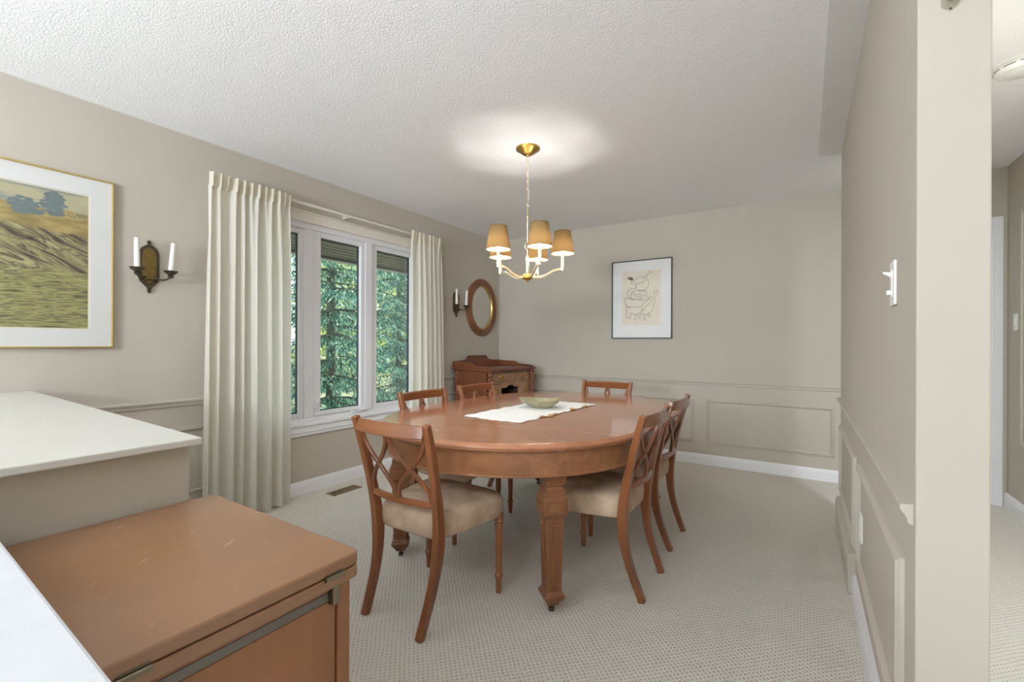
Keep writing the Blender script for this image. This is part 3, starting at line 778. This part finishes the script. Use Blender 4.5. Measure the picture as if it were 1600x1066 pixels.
p = thing('framed_landscape', 'large landscape print in a thin gold frame with wide white mat, left of the candle sconce', 'picture', (XL,yc,zc))
y0, y1, z0, z1 = -.60, .888, 1.122, 2.030
frame_rect('y',y0,y1,z0,z1,.008,XL,0,.026).build('frame', GOLD, p, True, smooth=0, bevel=.002)
frame_rect('y',y0+.008,y1-.008,z0+.008,z1-.008,.088,XL,.002,.016).build('mat_board', MATB, p, True, smooth=0)
frame_rect('y',y0+.096,y1-.096,z0+.096,z1-.096,.007,XL,.002,.012).build('paper_margin', PAPER, p, True, smooth=0)
a = B().box(XL+.002,XL+.010,y0+.103,y1-.103,z0+.103,z1-.103).build('print', ARTL, p, True, smooth=0)
# printed tree crowns and hedge line
b = B(); rnd = random.Random(4)
def blob(cy, cz, ry, rz_, n):
    for _ in range(n):
        aa = rnd.uniform(0,6.28); rr = sqrt(rnd.random()); y_, z_ = cy+ry*rr*cos(aa), cz+rz_*rr*sin(aa); s_ = rnd.uniform(.004,.012)
        x_ = XL+.0103+rnd.random()*.0008
        b.add([(x_,y_-s_*1.6,z_-s_*.3),(x_,y_+s_*1.6,z_-s_*.2),(x_,y_+s_,z_+s_*.5),(x_,y_-s_,z_+s_*.4)],[(0,1,2,3)])
for cy, cz, ry, rz_, n in ((.655,1.885,.030,.03,90),(.648,1.85,.045,.022,70),(.655,1.815,.03,.02,40),(.545,1.83,.05,.035,90),(.54,1.80,.03,.02,50),(.59,1.80,.025,.012,30),(.30,1.85,.06,.05,120),(.05,1.83,.05,.04,90)):
    blob(cy,cz,ry,rz_,n)
yy = .70
while yy < .785:
    hgt = rnd.uniform(.012,.030); b.tube([(XL+.0105,yy,1.803),(XL+.0105,yy+.008,1.803+hgt),(XL+.0105,yy+.017,1.803)],.0012,4); yy += .017
b.build('printed_trees', mat('print_blue_grey',(112,128,130),.7), a, True, smooth=0)
B().box(XL+.020,XL+.022,y0+.008,y1-.008,z0+.008,z1-.008).build('glazing', PICGLASS, p, True, smooth=0)

p = thing('framed_line_drawing', 'framed brown line drawing of a figure and geese on the back wall', 'picture', (-1.427,YB,1.62))
x0, x1, z0, z1 = -1.738, -1.114, 1.214, 2.027
frame_rect('x',x0,x1,z0,z1,.009,YB,0,-.028).build('frame', BLACK, p, True, smooth=0, bevel=.0015)
B().box(x0+.009,x1-.009,YB-.012,YB-.002,z0+.009,z1-.009).build('mat_board', MATB, p, True, smooth=0)
pp = B().box(-1.627,-1.226,YB-.0135,YB-.012,1.351,1.916).build('paper', PAPER, p, True, smooth=0)
def dm(px, py):   # sketch units -> wall
    x = -1.627+(px-237)/(660-237)*.401
    zt_ = 1.916+0*(px); zb_ = 1.351
    top = 252-(px-237)*.075; bot = 852
    return (x, YB-.0145, zt_-(py-top)/(bot-top)*(zt_-zb_))
lines = [[(365,340),(400,330),(430,308),(475,308),(492,330),(478,362),(440,378),(410,385),(390,368),(365,345)],
 [(475,308),(500,300),(512,275),(535,252),(575,252),(555,268),(535,275),(515,300),(508,318),(528,350),(530,400),(510,440),(480,458),(430,458),(400,450),(395,410),(410,385)],
 [(350,355),(335,385),(350,372),(372,390),(388,405),(390,425)],
 [(385,440),(340,438),(305,465),(298,510),(318,545),(355,558),(440,562),(458,550),(450,535),(405,530),(375,510),(365,480),(380,462)],
 [(415,460),(450,465),(485,462),(505,478),(518,510)],[(340,560),(335,520),(345,480),(360,465)],
 [(395,500),(430,505),(470,518),(500,520),(530,540)],
 [(270,545),(330,550),(400,562),(470,570),(520,560),(550,535),(560,530),(540,560),(510,578),(485,595),(470,625),(440,640),(390,645),(340,650),(300,640),(278,600),(265,565),(270,545)],
 [(280,610),(290,660),(288,720),(300,765),(325,770),(340,745),(330,715),(345,718),(400,728),(440,715),(460,680),(455,645)],
 [(290,640),(320,655),(325,640),(335,652)],
 [(375,725),(385,755),(375,785),(395,790),(405,760),(400,728)],[(420,725),(430,775),(440,770),(440,720)],
 [(440,715),(470,680),(500,640),(545,605),(570,570),(590,520),(590,480),(625,462),(618,500),(600,560),(590,620),(570,680),(540,715),(500,730),(465,728),(450,712)],
 [(475,730),(478,770),(485,795),(500,785),(495,750),(505,730)],[(520,722),(530,750),(548,755),(540,730),(545,715)]]
b = B()
for ln in lines: b.tube(catmull([dm(*q) for q in ln],5),.0016,5)
b.build('ink_lines', INK, pp, True)
fan = [(348,352),(298,328),(300,312),(330,306),(358,314),(365,330)]
B().add([dm(*q) for q in fan],[tuple(range(len(fan)))]).build('ink_fan', INKD, pp, True, smooth=0)
B().box(x0+.009,x1-.009,YB-.022,YB-.020,z0+.009,z1-.009).build('glazing', PICGLASS, p, True, smooth=0)

# sconces (local: x out of the wall, y along the wall, z up)
def make_sconce(label, loc):
    root = thing('candle_sconce', label, 'sconce', loc)
    half = [(y_*1.08,z_*1.12) for y_,z_ in [(0,-.118),(.012,-.112),(.024,-.098),(.044,-.078),(.046,-.060),(.046,.055),(.044,.074),(.034,.094),(.018,.106),(.010,.110),(0,.112)]]
    out = half+[(-y,z) for y,z in reversed(half[1:-1])]
    B().extr(out, 0, 0, .012).build('backplate', BRONZE, root, None, smooth=0, bevel=.004)
    inn = [(y*.66,z*.82+.005) for y,z in out]
    B().extr(inn, 0, .010, .0145).build('brass_inset', SCBR, root, None, smooth=0, bevel=.001)
    for z_, s_ in ((.134,1),(-.140,-1)):
        b = B().lathe([(.0,-.018),(.006,-.016),(.010,-.007),(.006,-.002),(.012,.004),(.008,.012),(.0,.018)],(.008,0,z_),12)
        b.build('finial', BRONZE, root, None)
    b = B().tube([(.014,-.026,-.086),(.018,0,-.079),(.014,.026,-.086)],.005,8)
    b.build('crossbar', BRONZE, root, None)
    for sy in (-1,1):
        pth = catmull([(.012,sy*.018,-.062),(.030,sy*.040,-.076),(.055,sy*.058,-.078),(.078,sy*.076,-.066)],6)
        arm = B().tube(pth,.0055,8).build('arm', BRONZE, root, None)
        B().lathe([(.0,-.070),(.010,-.066),(.016,-.056),(.012,-.050),(.018,-.044),(.030,-.036),(.036,-.026),(.034,-.024),(.020,-.030),(.0,-.032)],(.082,sy*.080,0),16,tw=(.05,8,0)).build('drip_cup', BRONZE, arm, None)
        tl = -.010*(1 if sy > 0 else 0)
        cd = B().tube([(.082,sy*.080,-.034),(.082,sy*.080+(.014 if sy > 0 else -.002),.140)],[.0140,.0125],14)
        cd.build('candle', CANDLE, root, None)
        e_ = .014 if sy > 0 else -.002
        B().tube([(.082,sy*.080+e_,.139),(.082,sy*.080+e_,.147)],.0012,5).build('wick', DARK, root, None)
    return root
s1 = make_sconce('dark bronze double candle sconce between the landscape print and the left curtain', (XL,1.053,1.598))
s1['group'] = 'bronze candle sconces on the window wall'
dup(s1, (XL,3.816,1.600), 0, 'dark bronze double candle sconce between the right curtain and the oval mirror')

m_ = thing('oval_mirror', 'oval mirror in a wide moulded walnut frame above the desk', 'mirror', (XL,4.275,1.58))
def ell(ry, rz_, x, n=64): return [(XL+x, 4.275+ry*cos(2*PI*i/n), 1.58+rz_*sin(2*PI*i/n)) for i in range(n)]
fr_ = [(.292,.336,.0),(.294,.338,.014),(.288,.332,.026),(.276,.320,.030),(.268,.312,.026),(.256,.300,.036),(.236,.282,.040),(.216,.268,.034),(.206,.260,.030),(.200,.254,.026),(.198,.252,.008)]
B().rings([ell(a_,b_,x_) for a_,b_,x_ in fr_], True, False).build('frame', MIRW, m_, True, smooth=50)
B().rings([ell(a_,b_,x_) for a_,b_,x_ in [(.201,.255,.0275),(.196,.250,.0285),(.188,.242,.020),(.186,.240,.008)]], False, False).build('gilt_liner', GOLD, m_, True)
B().rings([ell(.197,.250,.003),ell(.197,.250,.010)]).build('mirror_glass', MIRROR, m_, True, smooth=30)

# ------------------------------------------------------------------ small fittings
v = thing('floor_register', 'bronze slotted floor register in the carpet below the window', 'floor vent', (-3.017,2.245,0))
b = frame_rect('x',0,0,0,0,0,0,0,0); b = B()
vx0, vx1, vy0, vy1 = -3.067,-2.967,2.118,2.374
b.box(vx0,vx1,vy0,vy0+.012,.0,.006).box(vx0,vx1,vy1-.012,vy1,0,.006).box(vx0,vx0+.012,vy0,vy1,0,.006).box(vx1-.012,vx1,vy0,vy1,0,.006)
b.build('frame', VENTM, v, True, smooth=0, bevel=.001)
b = B()
for k in range(16):
    y = vy0+.02+k*.0145; b.box(vx0+.010,vx1-.010,y,y+.006,.001,.0045)
b.box((vx0+vx1)/2-.003,(vx0+vx1)/2+.003,vy0,vy1,.001,.005)
b.build('louvre', VENTM, v, True, smooth=0)
B().box(vx0+.01,vx1-.01,vy0+.01,vy1-.01,.0002,.001).build('duct_opening', DARK, v, True, smooth=0)

g = thing('return_air_cover', 'beige painted air return cover at the foot of the right partition wall', 'vent cover', (XP,3.08,0))
B().extr([(XP,.004),(XP-.030,.004),(XP-.034,.165),(XP-.026,.186),(XP,.192)], 1, 2.60, 3.56).build('cover', TRIMB, g, True, smooth=0, bevel=.003)
b = B()
for k in range(5): b.box(XP-.0345,XP-.03,2.66,3.50,.035+k*.024,.047+k*.024)
b.build('grille_slat', TRIMB, g, True, smooth=0)

sw = thing('dimmer_switch', 'white light switch plate with toggle and slider on the right partition wall', 'switch', (XP,1.55,1.315))
B().box(XP-.007,XP,1.515,1.585,1.257,1.374).build('switch_plate', PLASTIC, sw, True, smooth=0, bevel=.003)
B().box(XP-.009,XP-.006,1.538,1.562,1.278,1.350).build('slider_track', PLASTIC, sw, True, smooth=0, bevel=.001)
B().extr([(XP-.008,1.330),(XP-.026,1.342),(XP-.026,1.347),(XP-.008,1.344)], 1, 1.544, 1.556).build('toggle', PLASTIC, sw, True, smooth=0, bevel=.001)
B().box(XP-.018,XP-.008,1.543,1.557,1.285,1.297).build('slider_knob', PLASTIC, sw, True, smooth=0, bevel=.002)
ol = thing('wall_outlet', 'white electrical outlet plate low on the right partition wall', 'outlet', (XP,2.345,.40))
B().box(XP-.006,XP,2.310,2.380,.343,.457).build('outlet_plate', PLASTIC, ol, True, smooth=0, bevel=.002)
for z_ in (.378,.422):
    B().box(XP-.008,XP-.005,2.330,2.360,z_-.014,z_+.014).box(XP-.0085,XP-.007,2.336,2.339,z_-.006,z_+.006).box(XP-.0085,XP-.007,2.351,2.354,z_-.006,z_+.006).build('receptacle', PLASTIC, ol, True, smooth=0, bevel=.001)
hs = thing('hallway_switch', 'white switch plate on the hallway wall at the far right', 'switch', (XH,4.485,1.315))
B().box(XH-.006,XH,4.45,4.52,1.257,1.373).build('switch_plate', PLASTIC, hs, True, smooth=0, bevel=.002)
B().box(XH-.010,XH-.005,4.472,4.498,1.285,1.345).build('rocker', PLASTIC, hs, True, smooth=0, bevel=.002)
wp_ = thing('wall_panel_frame', 'tall beige framed panel on the hallway wall at the right edge', 'wall panel', (XH,4.05,1.28))
frame_rect('y',3.72,4.378,.486,2.08,.03,XH,0,-.016).build('frame', TRIMB, wp_, True, smooth=0, bevel=.004)
B().box(XH-.006,XH,3.75,4.35,.516,2.05).build('panel', WALL, wp_, True, smooth=0)
sd = thing('smoke_alarm', 'round white smoke alarm on the hallway ceiling', 'smoke alarm', (.825,2.99,H))
B().lathe([(.0,2.395),(.055,2.396),(.060,2.399),(.064,2.398),(.082,2.404),(.090,2.412),(.092,2.428),(.088,2.432),(.098,2.434),(.10,2.440),(0,2.440)],(.825,2.99,0),40).build('alarm_body', PLASTIC, sd, True)
b = B()
for k in range(10):
    a0 = 2*PI*k/10; a1 = a0+.46
    rr = [[(.825+r_*cos(a0+(a1-a0)*i/6), 2.99+r_*sin(a0+(a1-a0)*i/6), z_) for i in range(7)] for r_,z_ in ((.0915,2.418),(.0925,2.418),(.0925,2.421),(.0915,2.421),(.0915,2.418))]
    b.rings(rr, False, False, False)
b.build('vent_slot', DARK, sd, True, smooth=0)
hk = thing('adhesive_hook', 'clear plastic adhesive hook high on the front face of the partition wall', 'hook', (.249,PF,1.87))
CLEAR = glass('clear_plastic', (.90,.89,.86), 1.0)
B().extr([(x,z) for x,z in rrect(.249-.0145,.249+.0145,1.848,1.905,.0135)], 1, PF-.005, PF).build('hook_base', CLEAR, hk, True, bevel=.0015)
B().tube([(.249,PF-.004,1.872),(.249,PF-.016,1.862),(.249,PF-.022,1.855),(.249,PF-.024,1.868)],[.006,.005,.005,.004],10).build('hook_arm', CLEAR, hk, True)
B().lathe([(0,-.003),(.0022,0),(0,.003)],(.249,PF-.006,1.8465),8).build('hook_pin', DARK, hk, True)

# ------------------------------------------------------------------ trees outside
def spruce(x, y, Ht, R, seed, label, material, zmax=5.2, dens=1.0):
    rnd = random.Random(seed); z0 = -.36
    root = thing('spruce_tree', label, 'tree', (x,y,z0)); root['group'] = 'conifers outside the window'
    B().lathe([(.10,-.05),(.08,.5),(.05,Ht*.5),(.02,Ht)],(0,0,0),10).build('trunk', BARK, root, None)
    V = []; F = []; br = B()
    def spray(p, d_, l, w_):
        u = Vector((rnd.uniform(-1,1),rnd.uniform(-1,1),rnd.uniform(-.6,.6))); u = d_.cross(u)
        if u.length < .05: return
        u.normalize(); k = len(V); q = p+d_*l
        V.extend([tuple(p), tuple(p+d_*l*.35+u*w_), tuple(q), tuple(p+d_*l*.45-u*w_)]); F.append((k,k+1,k+2,k+3))
    zz = .25; a0 = 0
    while zz < min(zmax, Ht*.97):
        Lb = R*(1-zz/Ht)**.8
        for k in range(7):
            a0 += 2.4+rnd.uniform(-.4,.4); Lk = Lb*rnd.uniform(.75,1.08); dr = Vector((cos(a0),sin(a0),0)); sd_ = Vector((-sin(a0),cos(a0),0))
            zb = zz+rnd.uniform(-.12,.12); dro = rnd.uniform(.22,.42)
            def bp_(t_): return dr*Lk*t_+Vector((0,0,zb-dro*Lk*t_*t_+.10*Lk*t_**4))
            br.tube([bp_(i/5) for i in range(6)],[.014,.011,.008,.006,.004,.002],5)
            n_ = int(Lk/.085*dens)
            for i in range(0,n_):
                t_ = i/n_; p = bp_(t_)
                for s_ in (-1,1):
                    tl = (.16+.42*(1-t_))*min(1,Lk)*rnd.uniform(.7,1.1)
                    td = (dr*.75+sd_*s_*.8+Vector((0,0,-.55+rnd.uniform(-.25,.15)))).normalized()
                    m__ = max(2,int(tl/.075))
                    for j in range(m__):
                        q = p+td*tl*j/m__
                        for _ in range(3):
                            dd = (td+Vector((rnd.uniform(-.8,.8),rnd.uniform(-.8,.8),rnd.uniform(-1.2,.15)))).normalized()
                            spray(q, dd, rnd.uniform(.06,.14), rnd.uniform(.006,.013))
        zz += .36
    me = bpy.data.meshes.new('foliage'); me.from_pydata(V,[],F); me.materials.append(material)
    o = bpy.data.objects.new('foliage', me); C.objects.link(o); o.parent = root
    br.build('branches', BARK, root, None)
def shrub(x, y, rx, ry, rz_, n, seed, label, material, ls=.07):
    rnd = random.Random(seed)
    root = thing('shrub', label, 'shrub', (x,y,-.36)); root['group'] = 'bright shrubs beyond the conifers'
    V = []; F = []
    for _ in range(n):
        a = rnd.uniform(0,2*PI); c_ = rnd.uniform(-.6,1); s_ = sqrt(max(0,1-c_*c_)); rr = rnd.uniform(.55,1)**.6
        p = Vector((rx*rr*s_*cos(a), ry*rr*s_*sin(a), rz_*(.62+.62*rr*c_)))
        d_ = Vector((rnd.gauss(0,1),rnd.gauss(0,1),rnd.gauss(0,.7)-.3)).normalized(); u = d_.cross(Vector((rnd.gauss(0,1),rnd.gauss(0,1),rnd.gauss(0,1))))
        u.normalize(); l = rnd.uniform(.7,1.4)*ls; k = len(V)
        V.extend([tuple(p), tuple(p+d_*l*.5+u*l*.3), tuple(p+d_*l), tuple(p+d_*l*.5-u*l*.3)]); F.append((k,k+1,k+2,k+3))
    me = bpy.data.meshes.new('foliage'); me.from_pydata(V,[],F); me.materials.append(material)
    o = bpy.data.objects.new('foliage', me); C.objects.link(o); o.parent = root
    b = B()
    for k in range(5):
        a = 2*PI*k/5; b.tube([(0,0,-.03),(rx*.2*cos(a),ry*.2*sin(a),rz_*.4),(rx*.5*cos(a),ry*.5*sin(a),rz_*.9)],[.05,.03,.012],6)
    b.build('stems', BARK, root, None)
spruce(-6.4,4.5,9.0,2.2,11,'blue-green spruce nearest the window', NEEDLE, dens=.72)
spruce(-8.6,8.0,9.5,2.1,12,'dark spruce seen through the right-hand window pane', NEEDLE2, dens=.8)
spruce(-11.0,5.0,9.0,2.1,13,'spruce standing behind the nearest one, seen at the window left', NEEDLE2, dens=.8)
shrub(-13.5,10.2,2.0,2.0,1.6,8000,21,'low yellow-green shrub beyond the spruces, right', LEAF,.11)
shrub(-15.0,6.2,2.0,2.0,1.6,8000,22,'low yellow-green shrub beyond the spruces, left', LEAF,.11)
shrub(-18.5,15.0,3.3,3.3,5.5,16000,23,'tall sunlit leafy tree far beyond the spruces, right', LEAF,.16)
shrub(-20.5,8.5,3.3,3.3,5.5,16000,24,'tall sunlit leafy tree far beyond the spruces, left', LEAF,.16)

# ------------------------------------------------------------------ light
sc = bpy.context.scene
wd = bpy.data.worlds.new('sky'); sc.world = wd; wd.use_nodes = True
nt = wd.node_tree; bg = nt.nodes['Background']
tc = nt.nodes.new('ShaderNodeTexCoord'); sx_ = nt.nodes.new('ShaderNodeSeparateXYZ'); nt.links.new(tc.outputs['Generated'], sx_.inputs[0])
rp = nt.nodes.new('ShaderNodeValToRGB'); e = rp.color_ramp.elements
e[0].position = .0; e[0].color = (.87,.94,1,1); e[1].position = .7; e[1].color = (.72,.85,1.0,1)
nt.links.new(sx_.outputs[2], rp.inputs['Fac']); nt.links.new(rp.outputs['Color'], bg.inputs['Color']); bg.inputs['Strength'].default_value = 2.3
def light(kind, name, loc, energy, col=(1,1,1), size=.1, rot=(0,0,0), sy=None):
    l = bpy.data.lights.new(name, kind); l.energy = energy; l.color = col
    if kind == 'AREA':
        l.size = size
        if sy: l.shape = 'RECTANGLE'; l.size_y = sy
    elif kind == 'SUN': l.angle = radians(size)
    else: l.shadow_soft_size = size
    o = bpy.data.objects.new(name, l); C.objects.link(o); o.location = loc; o.rotation_euler = rot; return o
sun = light('SUN','sun',(0,0,8),5.5,(1,.95,.86),1.0)
sun.rotation_euler = Vector((-.12,-.75,-.62)).to_track_quat('-Z','Y').to_euler()
light('AREA','rear_fill',(-1.3,-3.0,2.40),26,(.84,.92,1),1.6,(radians(30),0,0))  # added soft fill out of view behind the camera, not a real fixture
light('AREA','ceiling_fill',(-1.6,-2.3,1.5),125,(.82,.91,1),.7,(PI-radians(25),0,0))  # unseen upward fill, added to brighten the ceiling
light('AREA','hallway_ceiling_lamp',(.80,2.45,2.425),22,(.86,.94,1),.22)

sp_l = light('SPOT','far_corner_fill_spot',(-.5,-.8,2.36),175,(.90,.95,1),.30)  # unseen spot added to lift the dim far-left end of the room
sp_l.data.spot_size = radians(62); sp_l.data.spot_blend = 1.0
sp_l.rotation_euler = (Vector((-2.3,4.6,1.2))-Vector((-.5,-.8,2.36))).to_track_quat('-Z','Y').to_euler()

# ------------------------------------------------------------------ camera
cam = bpy.data.cameras.new('camera'); co = bpy.data.objects.new('camera', cam); C.objects.link(co)
cam.sensor_width = 36; cam.sensor_fit = 'HORIZONTAL'; cam.lens = 704.996/1600*36
cam.shift_y = 4.766/1600; cam.clip_start = .01
co.matrix_world = Matrix.Translation((0,0,1.1511)) @ Matrix.Rotation(.5763,4,'Z') @ Matrix.Rotation(PI/2,4,'X') @ Matrix.Rotation(.0038,4,'Z')
sc.camera = co
sc.view_settings.view_transform = 'Standard'; sc.view_settings.look = 'None'
sc.view_settings.exposure = 0.5; sc.view_settings.gamma = 1.11
sc.cycles.use_denoising = True
sc.cycles.max_bounces = 10; sc.cycles.diffuse_bounces = 5; sc.cycles.transparent_max_bounces = 12
sc.cycles.sample_clamp_indirect = 6
